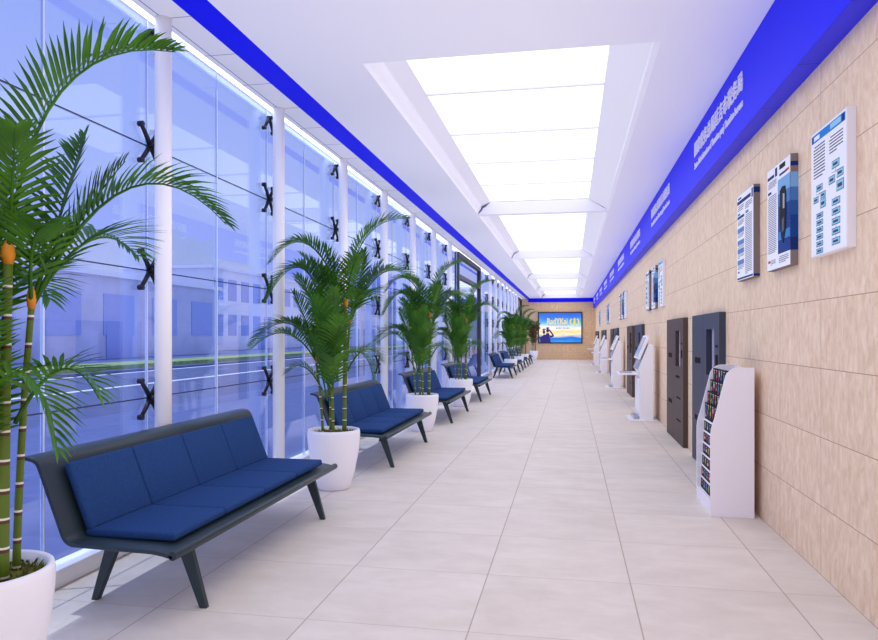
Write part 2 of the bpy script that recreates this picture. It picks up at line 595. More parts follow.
# ------------------------------------------------------------------ benches
def smooth_profile(pts, r, n=5):
    """round the corners of an open polyline"""
    out = [Vector(pts[0])]
    for a, b, c in zip(pts, pts[1:], pts[2:]):
        a, b, c = Vector(a), Vector(b), Vector(c)
        rr = min(r, (a - b).length * 0.45, (c - b).length * 0.45)
        p, q = b + (a - b).normalized() * rr, b + (c - b).normalized() * rr
        for i in range(n + 1):
            t = i / n
            out.append(p * (1 - t) ** 2 + b * 2 * t * (1 - t) + q * t * t)
    out.append(Vector(pts[-1]))
    return out
def thicken(line, th):
    L_, R_ = [], []
    for i, p in enumerate(line):
        t = (line[min(i + 1, len(line) - 1)] - line[max(i - 1, 0)]).normalized()
        n = Vector((-t.y, t.x))
        L_.append(p + n * th / 2)
        R_.append(p - n * th / 2)
    return [tuple(v) for v in L_ + R_[::-1]]
BX = -2.38
HALF = 1.305
def cushion(m, x0, x1, y0, y1, z0, z1, r):
    """soft box with a puffed top"""
    m.box((x0, y0, z0), (x1, y1, z1), M_NAVY, r, 3)
def make_bench(label):
    t = thing('waiting_bench', label, 'bench', (BX, 0, 0), 'navy waiting benches along the glass wall')
    line = smooth_profile([(-2.965, 0.882), (-2.885, 0.866), (-2.705, 0.418), (-2.17, 0.406), (-2.062, 0.384)], 0.055, 6)
    line = [Vector((p[0] - BX, p[1])) for p in line]
    m = MB().prism(thicken(line, 0.022), -HALF, HALF, M_SHELL, smooth=True)
    m.tube([(-2.066 - BX, -HALF, 0.392), (-2.066 - BX, HALF, 0.392)], 0.025, M_SHELL, 14)
    sh = m.build('shell', t)
    md = sh.modifiers.new('edge', 'BEVEL'); md.width = 0.004; md.segments = 2; md.limit_method = 'ANGLE'; md.angle_limit = math.radians(50)
    W = 2.34 / 4
    for k in range(4):
        y0 = -1.17 + W * k
        m = MB()
        cushion(m, -2.69 - BX, -2.135 - BX, y0 + 0.002, y0 + W - 0.002, 0.425, 0.474, 0.016)
        o = m.build('seat_cushion', t)
        for p in o.data.polygons: p.use_smooth = True
        # back cushion leaning on the shell
        m = MB()
        cushion(m, 0, 0.045, y0 + 0.002, y0 + W - 0.002, 0, 0.40, 0.016)
        ang = -math.atan2(0.18, 0.448)
        for v in m.bm.verts:
            v.co = Matrix.Rotation(ang, 3, 'Y') @ v.co
            v.co += Vector((-2.682 - BX, 0, 0.455))
        o = m.build('back_cushion', t)
        for p in o.data.polygons: p.use_smooth = True
    for sy in (-1, 1):
        y = sy * 0.98
        for top, foot in (((-2.20, 0.405), (-2.062, 0)), ((-2.61, 0.412), (-2.757, 0))):
            m = MB()
            a, b = 0.048, 0.022
            tx, tz = top[0] - BX, top[1]
            fx = foot[0] - BX
            m.prism([(tx - a, tz), (tx + a, tz), (fx + b, 0), (fx - b, 0)], y - 0.019, y + 0.019, M_DARK if False else M_SHELL)
            o = m.build('leg', t)
            md = o.modifiers.new('edge', 'BEVEL'); md.width = 0.005; md.segments = 2
        MB().box((-2.62 - BX, y - 0.02, 0.385), (-2.19 - BX, y + 0.02, 0.402), M_SHELL).build('seat_rail', t)
    return t
BY = [4.68, 9.02, 13.25, 17.40, 26.55, 30.6, 34.6, 38.6]
b0 = make_bench('navy cushioned four seat bench standing between the big corner palm and the second potted palm')
b0.location = (BX, BY[0], 0)
BL = ['navy cushioned bench standing between the second and third potted palms',
      'navy cushioned bench standing between the third and fourth potted palms',
      'navy cushioned bench between the fourth potted palm and the dark framed glass door',
      'first navy cushioned bench past the dark framed glass door',
      'second navy cushioned bench past the dark framed glass door',
      'third navy cushioned bench past the dark framed glass door',
      'fourth navy cushioned bench past the glass door, closest to the end wall']
for y, l in zip(BY[1:], BL):
    dup(b0, (BX, y, 0), l)

# ------------------------------------------------------------------ potted palms
UP = Vector((0, 0, 1))
def frond_mesh(p0, mid, tip, leaf=0.36, n=30, width=0.017, lift=0.35, start=0.2, material=None, seed=0):
    R = random.Random(seed)
    p0, mid, tip = Vector(p0), Vector(mid), Vector(tip)
    c = mid * 2 - (p0 + tip) * 0.5
    def B(t): return p0 * (1 - t) ** 2 + c * 2 * t * (1 - t) + tip * t * t
    def T(t): return ((c - p0) * 2 * (1 - t) + (tip - c) * 2 * t).normalized()
    m = MB()
    mt = material or M_LEAF
    N = 12
    m.tube([B(i / N) for i in range(N + 1)], [0.010 - 0.008 * i / N for i in range(N + 1)], mt, 5)
    out = Vector((tip.x - p0.x, tip.y - p0.y, 0))
    if out.length < 1e-3: out = Vector((1, 0, 0))
    base_side = out.normalized().cross(UP)
    for i in range(n):
        t = start + (1 - start) * (i + 0.5) / n
        P, tg = B(t), T(t)
        side = base_side
        nrm = side.cross(tg).normalized()
        q = (t - start) / (1 - start)
        ln = leaf * (0.45 + 0.55 * math.sin(math.pi * min(1, q * 0.75 + 0.22))) * (1 - 0.45 * q ** 3)
        al = math.radians(62 - 34 * q)
        for s in (-1, 1):
            a2 = al + R.uniform(-0.07, 0.07)
            dirv = (tg * math.cos(a2) + side * s * math.sin(a2) + nrm * (lift + R.uniform(-0.08, 0.08))).normalized()
            l2 = ln * R.uniform(0.9, 1.08)
            wv = dirv.cross(nrm).normalized() if abs(dirv.dot(nrm)) < 0.98 else side
            up2 = wv.cross(dirv).normalized()
            prev = None
            st = ((0, 0.35), (0.25, 1.0), (0.6, 0.85), (1.0, 0.05))
            for f_, wf in st:
                ctr = P + dirv * (l2 * f_) - UP * (0.22 * l2 * f_ * f_)
                w = width * wf
                row = [m.bm.verts.new(ctr - wv * w + up2 * w * 0.35), m.bm.verts.new(ctr), m.bm.verts.new(ctr + wv * w + up2 * w * 0.35)]
                if prev:
                    for k in range(2):
                        fc = m.bm.faces.new((prev[k], prev[k + 1], row[k + 1], row[k]))
                        fc.material_index = 0
                        fc.smooth = True
                prev = row
    return m.mesh('frond')

# frond list: base, middle, tip (metres from the pot's centre on the floor)
CANES = [((0.12, -0.02), (0.125, 0.0), 1.86, 0.021), ((0.075, 0.10), (0.13, 0.12), 1.68, 0.015), ((-0.05, 0.06), (-0.06, 0.05), 1.50, 0.017),
         ((0.03, -0.10), (0.03, -0.16), 1.22, 0.014), ((-0.10, -0.05), (-0.16, -0.08), 1.30, 0.013)]
A0, A1_, A2_, A3, A4 = [(c[1][0], c[1][1], c[2]) for c in CANES]
FRONDS = [
    # the two long arching ones towards the room
    (A0, (0.32, 0.06, 2.56), (0.72, 0.25, 2.77), 0.30, 38, 0.5),
    (A1_, (0.42, 0.38, 2.23), (0.73, 0.68, 2.10), 0.28, 36, 0.45),
    # arching towards the glass
    (A0, (-0.18, -0.22, 2.46), (-0.47, -0.48, 2.27), 0.26, 26, 0.4),
    (A2_, (-0.24, -0.20, 2.22), (-0.52, -0.48, 1.90), 0.26, 26, 0.4),
    (A4, (-0.36, -0.30, 1.68), (-0.62, -0.60, 1.47), 0.26, 26, 0.45),
    (A4, (-0.34, -0.40, 1.58), (-0.54, -0.74, 1.44), 0.26, 24, 0.4),
    # upright centre
    (A0, (0.03, -0.06, 2.18), (-0.06, -0.16, 2.46), 0.32, 26, 0.3),
    (A0, (0.20, -0.06, 2.16), (0.32, -0.18, 2.34), 0.28, 24, 0.35),
    (A2_, (-0.09, -0.04, 1.95), (-0.20, -0.14, 2.30), 0.34, 26, 0.3),
    (A2_, (-0.12, 0.18, 1.92), (-0.20, 0.32, 2.28), 0.30, 24, 0.35),
    (A1_, (0.20, 0.22, 2.12), (0.22, 0.34, 2.46), 0.30, 24, 0.35),
    (A1_, (0.26, 0.24, 2.05), (0.42, 0.34, 2.34), 0.28, 24, 0.35),
    # lower canes, rising towards the entrance
    (A2_, (-0.14, -0.14, 1.86), (-0.26, -0.36, 2.14), 0.30, 24, 0.35),
    (A3, (0.00, -0.28, 1.62), (-0.05, -0.46, 1.92), 0.32, 24, 0.35),
    (A3, (0.14, -0.26, 1.58), (0.28, -0.40, 1.74), 0.28, 22, 0.35),
    (A4, (-0.22, -0.18, 1.68), (-0.32, -0.30, 1.98), 0.30, 22, 0.35),
    (A4, (-0.15, -0.04, 1.64), (-0.22, -0.06, 2.02), 0.32, 24, 0.3),
    (A3, (0.05, -0.20, 1.62), (0.10, -0.26, 2.02), 0.32, 24, 0.3),
    (A0, (-0.06, -0.12, 2.14), (-0.24, -0.30, 2.36), 0.28, 24, 0.4),
    (A2_, (-0.20, 0.02, 1.86), (-0.40, -0.04, 2.12), 0.28, 24, 0.4),
    (A3, (-0.10, -0.22, 1.50), (-0.24, -0.38, 1.62), 0.28, 24, 0.4),
    (A4, (-0.28, 0.02, 1.56), (-0.48, 0.02, 1.70), 0.28, 24, 0.4),
    (A1_, (0.22, 0.02, 1.92), (0.38, -0.10, 1.98), 0.26, 24, 0.4),
    # behind
    (A1_, (0.20, 0.40, 2.00), (0.22, 0.72, 1.96), 0.34, 28, 0.35),
    (A2_, (-0.12, 0.36, 1.82), (-0.20, 0.62, 1.74), 0.34, 28, 0.35),
    # low sprays
    ((-0.06, -0.04, 0.9), (-0.14, -0.10, 1.34), (-0.24, -0.20, 1.60), 0.24, 22, 0.35),
    ((0.00, -0.10, 0.9), (-0.06, -0.20, 1.30), (-0.14, -0.32, 1.56), 0.26, 22, 0.35),
    ((-0.08, 0.06, 0.95), (-0.12, 0.10, 1.38), (-0.20, 0.16, 1.70), 0.26, 22, 0.35),
    ((0.02, -0.08, 1.0), (0.04, -0.16, 1.36), (0.05, -0.28, 1.60), 0.26, 22, 0.35),
    (A3, (0.30, -0.12, 1.40), (0.46, -0.14, 1.12), 0.24, 22, 0.35),
    ((0.14, 0.02, 1.20), (0.32, 0.06, 1.42), (0.48, 0.08, 1.30), 0.24, 22, 0.4),
    ((-0.10, -0.06, 1.0), (-0.26, -0.14, 1.24), (-0.42, -0.22, 1.18), 0.22, 20, 0.4),
    ((0.02, -0.12, 0.95), (0.08, -0.24, 1.24), (0.12, -0.36, 1.34), 0.26, 20, 0.35),
    ((-0.06, 0.05, 1.1), (-0.16, 0.10, 1.40), (-0.24, 0.14, 1.52), 0.26, 20, 0.35),
]
POT = [(0, 0.0), (0.150, 0.0), (0.165, 0.012), (0.215, 0.18), (0.250, 0.36), (0.266, 0.50), (0.268, 0.575), (0.262, 0.602), (0.250, 0.605), (0.240, 0.598), (0.236, 0.55), (0.20, 0.40), (0, 0.40)]
def moss_mesh():
    m = MB()
    R = random.Random(3)
    prof = [(0.237 * (1 - i / 7), 0.548 + 0.03 * math.sin(math.pi * 0.5 * i / 7)) for i in range(7)] + [(0, 0.58)]
    m.lathe(prof, M_MOSS, 36)
    for v in m.bm.verts:
        r = math.hypot(v.co.x, v.co.y)
        if r < 0.23:
            v.co.z += R.uniform(-0.008, 0.014)
    for k in range(260):
        a, r = R.uniform(0, 6.283), 0.225 * math.sqrt(R.random())
        h_ = R.uniform(0.012, 0.03)
        p = Vector((r * math.cos(a), r * math.sin(a), 0.562))
        q = p + Vector((R.uniform(-.015, .015), R.uniform(-.015, .015), h_))
        m.tube([p, q], [0.006, 0.001], M_MOSS, 4, False)
    return m.mesh('moss')
def make_palm(label, leaf_mat, fronds, pot_s=1.0):
    t = thing('potted_palm', label, 'potted palm', (0, 0, 0), 'potted palms along the glass wall')
    pot = MB().lathe(POT, M_POT, 48).build('pot', t)
    o = bpy.data.objects.new('moss', moss_mesh()); C.objects.link(o); o.parent = t
    for b, tp, z, r in CANES:
        m = MB()
        n = 10
        m.tube([(b[0] + (tp[0] - b[0]) * (i / n) ** 1.5, b[1] + (tp[1] - b[1]) * (i / n) ** 1.5, 0.55 + (z - 0.55) * i / n) for i in range(n + 1)], [r * (1.1 - 0.25 * i / n) for i in range(n + 1)], M_CANE, 12)
        co = m.build('cane', t)
        s = MB()
        s.tube([(tp[0], tp[1], z - 0.01), (tp[0], tp[1], z + 0.03), (tp[0], tp[1], z + 0.065), (tp[0], tp[1], z + 0.09)], [r * 0.9, r * 1.35, r * 1.1, r * 0.35], M_SHAFT, 10)
        s.build('crownshaft', co)
    for i, (p0, md_, tp, lf, n, lift) in enumerate(fronds):
        run = (Vector(md_) - Vector(p0)).length + (Vector(tp) - Vector(md_)).length
        n = max(14, round(run / 0.031))
        me = frond_mesh(p0, md_, tp, lf, n, 0.0125 if run > 0.9 else 0.0098, lift, 0.16, leaf_mat, 11 + i)
        o = bpy.data.objects.new('frond', me)
        me.materials.append(leaf_mat) if not me.materials else None
        C.objects.link(o)
        o.parent = t
    return t
PX = -2.375
PY = [2.48, 6.84, 11.20, 15.30, 28.6, 32.6, 36.6]
palm0 = make_palm('big potted areca palm in the corner before all benches, cut by the photo edge', M_LEAF, FRONDS)
palm0.location = (PX, PY[0], 0)
PLAB = ['second potted areca palm, standing just past the large front bench',
        'third potted areca palm, standing past the second bench',
        'fourth potted areca palm, standing between the third and fourth benches',
        'first potted areca palm past the dark framed glass door',
        'second potted areca palm past the dark framed glass door',
        'third potted areca palm past the dark framed glass door']
for y, l in zip(PY[1:], PLAB):
    dup(palm0, (PX, y, 0), l)
palm_b = make_palm('brownish potted palm in a white pot against the end wall beside the screen', M_LEAF_B, [f for i, f in enumerate(FRONDS) if i not in (0, 1, 2, 4)])
palm_b.location = (-2.25, 44.6, 0)

# ------------------------------------------------------------------ text
def text_mesh(body, width, height=None, extrude=0.004, bold=0.0):
    cu = bpy.data.curves.new('lettering', 'FONT')
    cu.body = body
    cu.size = 1.0
    cu.extrude = extrude
    cu.offset = bold
    cu.resolution_u = 3
    o = bpy.data.objects.new('lettering', cu)
    C.objects.link(o)
    dg = bpy.context.evaluated_depsgraph_get()
    dg.update()
    me = bpy.data.meshes.new_from_object(o.evaluated_get(dg))
    bpy.data.objects.remove(o)
    xs = [v.co.x for v in me.vertices]; yy = [v.co.y for v in me.vertices]
    x0, x1, y0, y1 = min(xs), max(xs), min(yy), max(yy)
    sx = width / (x1 - x0)
    sy = height / (y1 - y0) if height else sx
    for v in me.vertices:
        v.co = Vector(((v.co.x - (x0 + x1) / 2) * sx, (v.co.y - (y0 + y1) / 2) * sy, v.co.z))
    return me
ON_RIGHT = Matrix(((0, 0, -1), (-1, 0, 0), (0, 1, 0)))     # text plane onto the right wall
def right_text(me, m):
    for v in me.vertices:
        v.co = ON_RIGHT @ v.co
    me.materials.clear()
    me.materials.append(m)
    for p in me.polygons:
        p.material_index = 0
    return me
M_LET = mat('white_letters', (235, 235, 245), 0.4)
cn = right_text(text_mesh('国家税务总局延吉市税务局', 2.36, 0.175, 0.005, 0.006), M_LET)
en = right_text(text_mesh('State Administration of Taxation yanji Taxation bureau', 2.36, 0.10, 0.004, 0.004), M_LET)
for k in range(9):
    y = 7.58 + 4.5 * k
    t = thing('sign_lettering', '%s run of white sign lettering along the blue fascia, counting from the flow chart board' % ORD[k], 'sign lettering', (1.4646, y, 3.66), 'sign lettering along the blue fascia')
    for nm, me, z in (('chinese_lettering', cn, 0.105), ('english_lettering', en, -0.10)):
        o = bpy.data.objects.new(nm, me)
        C.objects.link(o)
        o.parent = t
        o.location = (-0.005 if nm == 'english_lettering' else -0.006, 0, z)

# ------------------------------------------------------------------ information boards
BW, BH, BT = 0.60, 0.80, 0.052
WHITE_P = flat((234, 236, 246), 0.35)
def board(name, label, side_mat):
    t = thing(name, label, 'information board', (0, 0, 0))
    MB().box((-BT, -BW / 2, -BH / 2), (0, BW / 2, BH / 2), side_mat, 0.003).build('board', t)
    return t
class Face:
    def __init__(self, T=BT):
        self.m = MB()
        self.T = T
    def q(self, u0, v0, u1, v1, mm, lift=0.001):
        y0, y1 = BW * (0.5 - u0), BW * (0.5 - u1)
        z0, z1 = BH * (0.5 - v0), BH * (0.5 - v1)
        self.m.box((-self.T - lift, min(y0, y1), min(z0, z1)), (-self.T, max(y0, y1), max(z0, z1)), mm)
    def poly(self, pts, mm, lift=0.002):
        self.m.prism([(BW * (0.5 - u), BH * (0.5 - v)) for u, v in pts], -self.T - lift, -self.T, mm, axis='x')
    def lines(self, u0, u1, v0, v1, n, mm, R, frac=0.42, indent=True):
        st = (v1 - v0) / n
        for i in range(n):
            v = v0 + st * i
            a = u0 + (0.03 if indent and i == 0 else 0)
            b = u1 if i < n - 1 else u0 + (u1 - u0) * R.uniform(0.2, 0.9)
            # broken into words
            x = a
            while x < b - 0.01:
                w = min(R.uniform(0.05, 0.14), b - x)
                self.q(x, v, x + w - 0.008, v + st * frac, mm, 0.002)
                x += w
INK = flat((66, 70, 84)); INK2 = flat((120, 124, 140)); NAVY = flat((22, 48, 112)); CY = flat((20, 124, 214)); LB = flat((150, 200, 228)); LBD = flat((60, 120, 160)); BLK = flat((16, 18, 24), 0.3)
GREYSIDE = flat((128, 116, 116)); RED = flat((196, 50, 60))
def face_a():
    f = Face(); R = random.Random(1)
    f.q(0.01, 0.01, 0.99, 0.99, WHITE_P)
    f.q(0.03, 0.022, 0.97, 0.085, CY, 0.002)
    f.q(0.05, 0.03, 0.075, 0.08, NAVY, 0.003)
    f.q(0.11, 0.04, 0.27, 0.072, WHITE_P, 0.003)
    f.q(0.58, 0.032, 0.86, 0.072, LB, 0.003)
    f.q(0.89, 0.026, 0.95, 0.08, NAVY, 0.003)
    f.lines(0.09, 0.43, 0.12, 0.39, 11, INK, R, 0.38)
    f.lines(0.55, 0.92, 0.13, 0.27, 6, INK, R, 0.36)
    def b(u, v, w=0.13, h=0.05):
        f.q(u - w / 2, v - h / 2, u + w / 2, v + h / 2, LBD, 0.002)
        f.q(u - w / 2 + 0.01, v - h / 2 + 0.007, u + w / 2 - 0.01, v + h / 2 - 0.007, LB, 0.003)
        f.q(u - w * 0.3, v - h * 0.16, u + w * 0.3, v + h * 0.18, INK, 0.004)
    def ln(u0, v0, u1, v1):
        f.q(min(u0, u1) - 0.003, min(v0, v1) - 0.002, max(u0, u1) + 0.003, max(v0, v1) + 0.002, INK2, 0.0015)
    b(0.26, 0.465, 0.19); ln(0.26, 0.49, 0.26, 0.53); ln(0.16, 0.51, 0.36, 0.51)
    b(0.16, 0.55, 0.15); b(0.37, 0.535, 0.15); b(0.37, 0.60, 0.16, 0.07)
    for i in range(6):
        b(0.27, 0.685 + 0.056 * i, 0.20, 0.042)
    ln(0.27, 0.66, 0.27, 0.96)
    b(0.72, 0.355, 0.20, 0.06); ln(0.72, 0.38, 0.72, 0.42); ln(0.62, 0.41, 0.84, 0.41)
    b(0.62, 0.46, 0.17, 0.06); b(0.84, 0.44, 0.17, 0.06); b(0.84, 0.53, 0.19, 0.08)
    for i in range(5):
        b(0.73, 0.635 + 0.074 * i, 0.22, 0.052)
    ln(0.73, 0.6, 0.73, 0.94)
    return f.m.mesh('face_print')
def face_b():
    f = Face(); R = random.Random(2)
    f.q(0.005, 0.005, 0.995, 0.995, WHITE_P)
    f.q(0.03, 0.075, 0.33, 0.105, NAVY, 0.002)
    f.q(0.37, 0.03, 0.46, 0.11, NAVY, 0.002)
    f.q(0.56, 0.03, 0.80, 0.075, BLK, 0.002)
    f.q(0.56, 0.115, 0.86, 0.135, NAVY, 0.002); f.q(0.80, 0.112, 0.95, 0.132, RED, 0.003)
    f.lines(0.06, 0.44, 0.13, 0.20, 5, INK2, R)
    f.q(0.05, 0.225, 0.20, 0.25, NAVY, 0.002)
    f.lines(0.06, 0.44, 0.27, 0.84, 32, INK2, R)
    f.q(0.06, 0.90, 0.16, 0.925, RED, 0.002); f.lines(0.18, 0.4, 0.90, 0.96, 4, INK2, R)
    # blue product photograph
    f.q(0.50, 0.165, 0.995, 0.865, flat((20, 58, 132)), 0.002)
    f.q(0.50, 0.165, 0.995, 0.30, flat((120, 170, 216)), 0.003)
    f.q(0.50, 0.30, 0.995, 0.42, flat((70, 120, 186)), 0.003)
    f.q(0.50, 0.66, 0.995, 0.74, flat((60, 130, 200)), 0.003)
    f.poly([(0.60, 0.28), (0.70, 0.25), (0.82, 0.26), (0.86, 0.34), (0.84, 0.66), (0.74, 0.78), (0.66, 0.72), (0.60, 0.55)], BLK, 0.006)
    f.poly([(0.74, 0.32), (0.80, 0.33), (0.80, 0.46), (0.74, 0.46)], flat((170, 176, 186)), 0.008)
    f.poly([(0.70, 0.56), (0.78, 0.54), (0.78, 0.66), (0.70, 0.68)], flat((90, 96, 108)), 0.008)
    f.lines(0.54, 0.94, 0.89, 0.96, 4, INK2, R)
    # the picture wraps round onto the side that faces the entrance
    y = -BW / 2
    for v0, v1, mm in ((0.07, 0.11, NAVY), (0.165, 0.30, flat((120, 170, 216))), (0.30, 0.42, flat((70, 120, 186))), (0.42, 0.55, flat((40, 88, 160))), (0.55, 0.75, flat((24, 66, 140))), (0.75, 0.865, NAVY)):
        f.m.box((-BT, y - 0.001, BH * (0.5 - v1)), (0, y, BH * (0.5 - v0)), mm)
    return f.m.mesh('face_print')
def face_c():
    f = Face(); R = random.Random(5)
    f.q(0.005, 0.005, 0.995, 0.995, WHITE_P)
    f.q(0.03, 0.07, 0.85, 0.11, NAVY, 0.002)
    f.q(0.08, 0.035, 0.28, 0.055, NAVY, 0.002)
    f.q(0.90, 0.03, 0.97, 0.13, NAVY, 0.002)
    f.q(0.04, 0.25, 0.46, 0.28, NAVY, 0.002)
    f.q(0.06, 0.215, 0.20, 0.24, CY, 0.002); f.q(0.55, 0.235, 0.72, 0.265, flat((90, 130, 180)), 0.002)
    f.lines(0.06, 0.45, 0.13, 0.2, 3, INK2, R)
    f.lines(0.06, 0.45, 0.30, 0.36, 4, INK2, R)
    for v in (0.39, 0.53, 0.63, 0.76):
        f.q(0.05, v, 0.45, v + 0.055, flat((96, 132, 186)), 0.002)
        f.lines(0.06, 0.45, v + 0.065, v + 0.115, 3, INK2, R)
    f.q(0.06, 0.89, 0.18, 0.91, flat((60, 120, 200)), 0.002)
    f.lines(0.53, 0.93, 0.14, 0.22, 4, INK2, R)
    f.lines(0.53, 0.93, 0.28, 0.95, 34, INK2, R)
    f.q(0.03, 0.965, 0.97, 0.985, NAVY, 0.002)
    y = -BW / 2
    for v0, v1 in ((0.03, 0.09), (0.965, 0.99)):
        f.m.box((-BT, y - 0.001, BH * (0.5 - v1)), (0, y, BH * (0.5 - v0)), NAVY)
    return f.m.mesh('face_print')
def add_face(t, me):
    o = bpy.data.objects.new('face_print', me)
    C.objects.link(o)
    o.parent = t
SETS = [(4.66, 'close to the camera'), (12.76, 'past'), (20.86, ''), (28.96, ''), (37.06, '')]
WHERE = ['near the white brochure rack', 'above the first white kiosk', 'above the second white kiosk', 'above the third white kiosk', 'above the fourth white kiosk']
fa, fb, fc = face_a(), face_b(), face_c()
ba = board('information_board', 'white flow chart board with blue header, %s' % WHERE[0], flat((230, 228, 238), 0.4)); add_face(ba, fa)
bb = board('information_board', 'white board with black device on blue picture, %s' % WHERE[0], GREYSIDE); add_face(bb, fb)
bc = board('information_board', 'white text board with navy header and grey sides, %s' % WHERE[0], GREYSIDE); add_face(bc, fc)
for b_ in (ba, bb, bc): b_['group'] = 'information boards on the stone wall'
for k in range(5):
    for b_, dy in ((ba, 0), (bb, 1.04), (bc, 2.07)):
        loc = (XR, SETS[k][0] + dy, 2.468)
        if k == 0:
            b_.location = loc
        else:
            dup(b_, loc, b_['label'].replace(WHERE[0], WHERE[k]))

# ------------------------------------------------------------------ service cabinets on the right wall
def cabinet(label, m_body):
    """1.65 wide, 1.81 high, sits on the floor against the wall; origin at its far lower corner, runs towards the entrance"""
    t = thing('service_cabinet', label, 'cabinet', (0, 0, 0), 'flat service cabinets on the stone wall')
    Wd, D = 1.66, 0.066
    # front with a cut-out for the window: built from strips
    win = (0.945, 1.40, 1.11, 1.63)   # from the far side: start, end, bottom, top
    m = MB()
    def bx(a, b, z0, z1, d0=0.0, d1=D, mm=m_body, bev=0.0):
        m.box((-d1, -b, z0), (-d0, -a, z1), mm, bev)
    bx(0, 0.74, 0, 1.81, bev=0.004)
    bx(0.748, win[0], 0, 1.81)
    bx(win[1], Wd, 0, 1.81)
    bx(win[0], win[1], 0, win[2])
    bx(win[0], win[1], win[3], 1.81)
    bx(0.74, 0.748, 0, 1.81, 0, D - 0.012)
    bx(win[0], win[1], win[2], win[3], 0, 0.012, M_SLOT)
    m.build('body', t)
    MB().box((-0.045, -win[1], win[2]), (-0.012, -win[0] - 0.22, win[3]), M_SLOTGLASS).build('window_glass', t)
    for a, b, z0, z1 in ((0.22, 0.58, 1.222, 1.292), (0.22, 0.58, 0.52, 0.58), (0.99, 1.33, 0.945, 0.978), (1.06, 1.43, 0.645, 0.672), (1.06, 1.43, 0.325, 0.350), (1.47, 1.59, 1.432, 1.456), (1.47, 1.59, 1.242, 1.352)):
        MB().box((-D - 0.003, -b, z0), (-D + 0.002, -a, z1), M_SLOT, 0.001).build('slot', t)
    return t
cg = cabinet('slate grey service cabinet partly behind the white brochure rack', M_GREY)
cb = cabinet('taupe brown service cabinet next to the slate one behind the brochure rack', M_BROWN)
KI = ['first', 'second', 'third', 'fourth']
for k in range(5):
    lg, lb = (XR, 9.43 + 8.1 * k, 0), (XR, 11.82 + 8.1 * k, 0)
    if k == 0:
        cg.location, cb.location = lg, lb
    else:
        dup(cg, lg, 'slate grey service cabinet beyond the %s white kiosk' % KI[k - 1])
        dup(cb, lb, 'taupe brown service cabinet beyond the %s white kiosk' % KI[k - 1])

# ------------------------------------------------------------------ kiosks
def kiosk(label):
    """origin on the floor at the wall-side near corner of the body; 0.78 long away from the entrance"""
    t = thing('self_service_kiosk', label, 'kiosk', (0, 0, 0), 'white self service kiosks along the stone wall')
    Lk = 0.78
    MB().prism([(-0.235, 0.02), (0, 0.02), (0, 1.385), (-0.075, 1.42), (-0.27, 0.93), (-0.235, 0.86)], 0, Lk, M_KIOSK).build('body', t)
    MB().box((-0.42, -0.05, 0), (0.085, Lk + 0.05, 0.022), M_KIOSK, 0.006).build('base_plate', t)
    MB().box((-0.34, 0.10, 0.022), (-0.235, Lk - 0.10, 0.075), M_SILVER, 0.01).build('foot_box', t)
    MB().box((-0.262, 0.08, 0.16), (-0.235, Lk - 0.08, 0.78), M_KIOSK, 0.006).build('front_door', t)
    # two tilted monitors
    ang = math.atan2(0.195, 0.47)
    for y0 in (0.03, 0.405):
        m = MB().box((-0.055, y0, 0), (0, y0 + 0.345, 0.46), M_KIOSK, 0.008)
        s = MB().box((-0.058, y0 + 0.02, 0.03), (-0.054, y0 + 0.325, 0.43), M_SCREEN)
        for q in (m, s):
            for v in q.bm.verts:
                v.co = Matrix.Rotation(ang, 3, 'Y') @ v.co + Vector((-0.232, 0, 1.115))
        mo = m.build('monitor', t)
        s.build('screen', mo)
    m = MB().box((-0.03, 0.06, 0), (0, Lk - 0.06, 0.17), M_SILVER, 0.006)
    for v in m.bm.verts:
        v.co = Matrix.Rotation(ang, 3, 'Y') @ v.co + Vector((-0.27, 0, 0.94))
    m.build('printer_panel', t)
    MB().box((-0.60, 0.02, 0.835), (-0.255, Lk - 0.02, 0.872), M_KIOSK, 0.008).build('tray', t)
    MB().box((-0.58, 0.10, 0.872), (-0.36, 0.50, 0.888), M_SILVER, 0.004).build('keyboard', t)
    MB().box((-0.50, 0.58, 0.872), (-0.40, 0.70, 0.885), M_SLOT, 0.004).build('card_reader', t)
    return t
KY = [13.22, 21.3, 29.4, 37.4]
k0 = kiosk('first white twin screen kiosk from the brochure rack, standing on the floor')
k0.location = (1.49, KY[0], 0)
for k in range(1, 4):
    dup(k0, (1.49, KY[k], 0), '%s white twin screen kiosk counting from the brochure rack%s' % (ORD[k], ', closest to the end wall' if k == 3 else ''))

# ------------------------------------------------------------------ brochure rack and its brochures
RX = 1.19
rack = thing('brochure_rack', 'tall white stepped brochure rack against the stone wall before the slate cabinet', 'brochure rack', (RX, 6.36, 0))
RL = 0.68
side = [(0, 0), (0.355, 0), (0.355, 1.285), (0.235, 1.285)]
pc = [(0.235, 1.285), (0.165, 1.285), (0.125, 1.215)]
for i in range(1, 6):
    t_ = i / 6
    side.append(((1 - t_) ** 2 * pc[0][0] + 2 * t_ * (1 - t_) * pc[1][0] + t_ * t_ * pc[2][0], (1 - t_) ** 2 * pc[0][1] + 2 * t_ * (1 - t_) * pc[1][1] + t_ * t_ * pc[2][1]))
side += [(0.125, 1.215)]
pc = [(0.03, 0.83), (0.0, 0.755), (0.0, 0.66)]
for i in range(0, 7):
    t_ = i / 6
    side.append(((1 - t_) ** 2 * pc[0][0] + 2 * t_ * (1 - t_) * pc[1][0] + t_ * t_ * pc[2][0], (1 - t_) ** 2 * pc[0][1] + 2 * t_ * (1 - t_) * pc[1][1] + t_ * t_ * pc[2][1]))
for y0 in (0, RL - 0.02):
    MB().prism(side, y0, y0 + 0.02, M_RACK).build('side_panel', rack)
MB().box((0.337, 0.02, 0.0), (0.355, RL - 0.02, 1.27), M_RACK).build('back_panel', rack)
MB().box((0.012, 0.02, 0.0), (0.03, RL - 0.02, 0.125), M_RACK).build('kick_panel', rack)
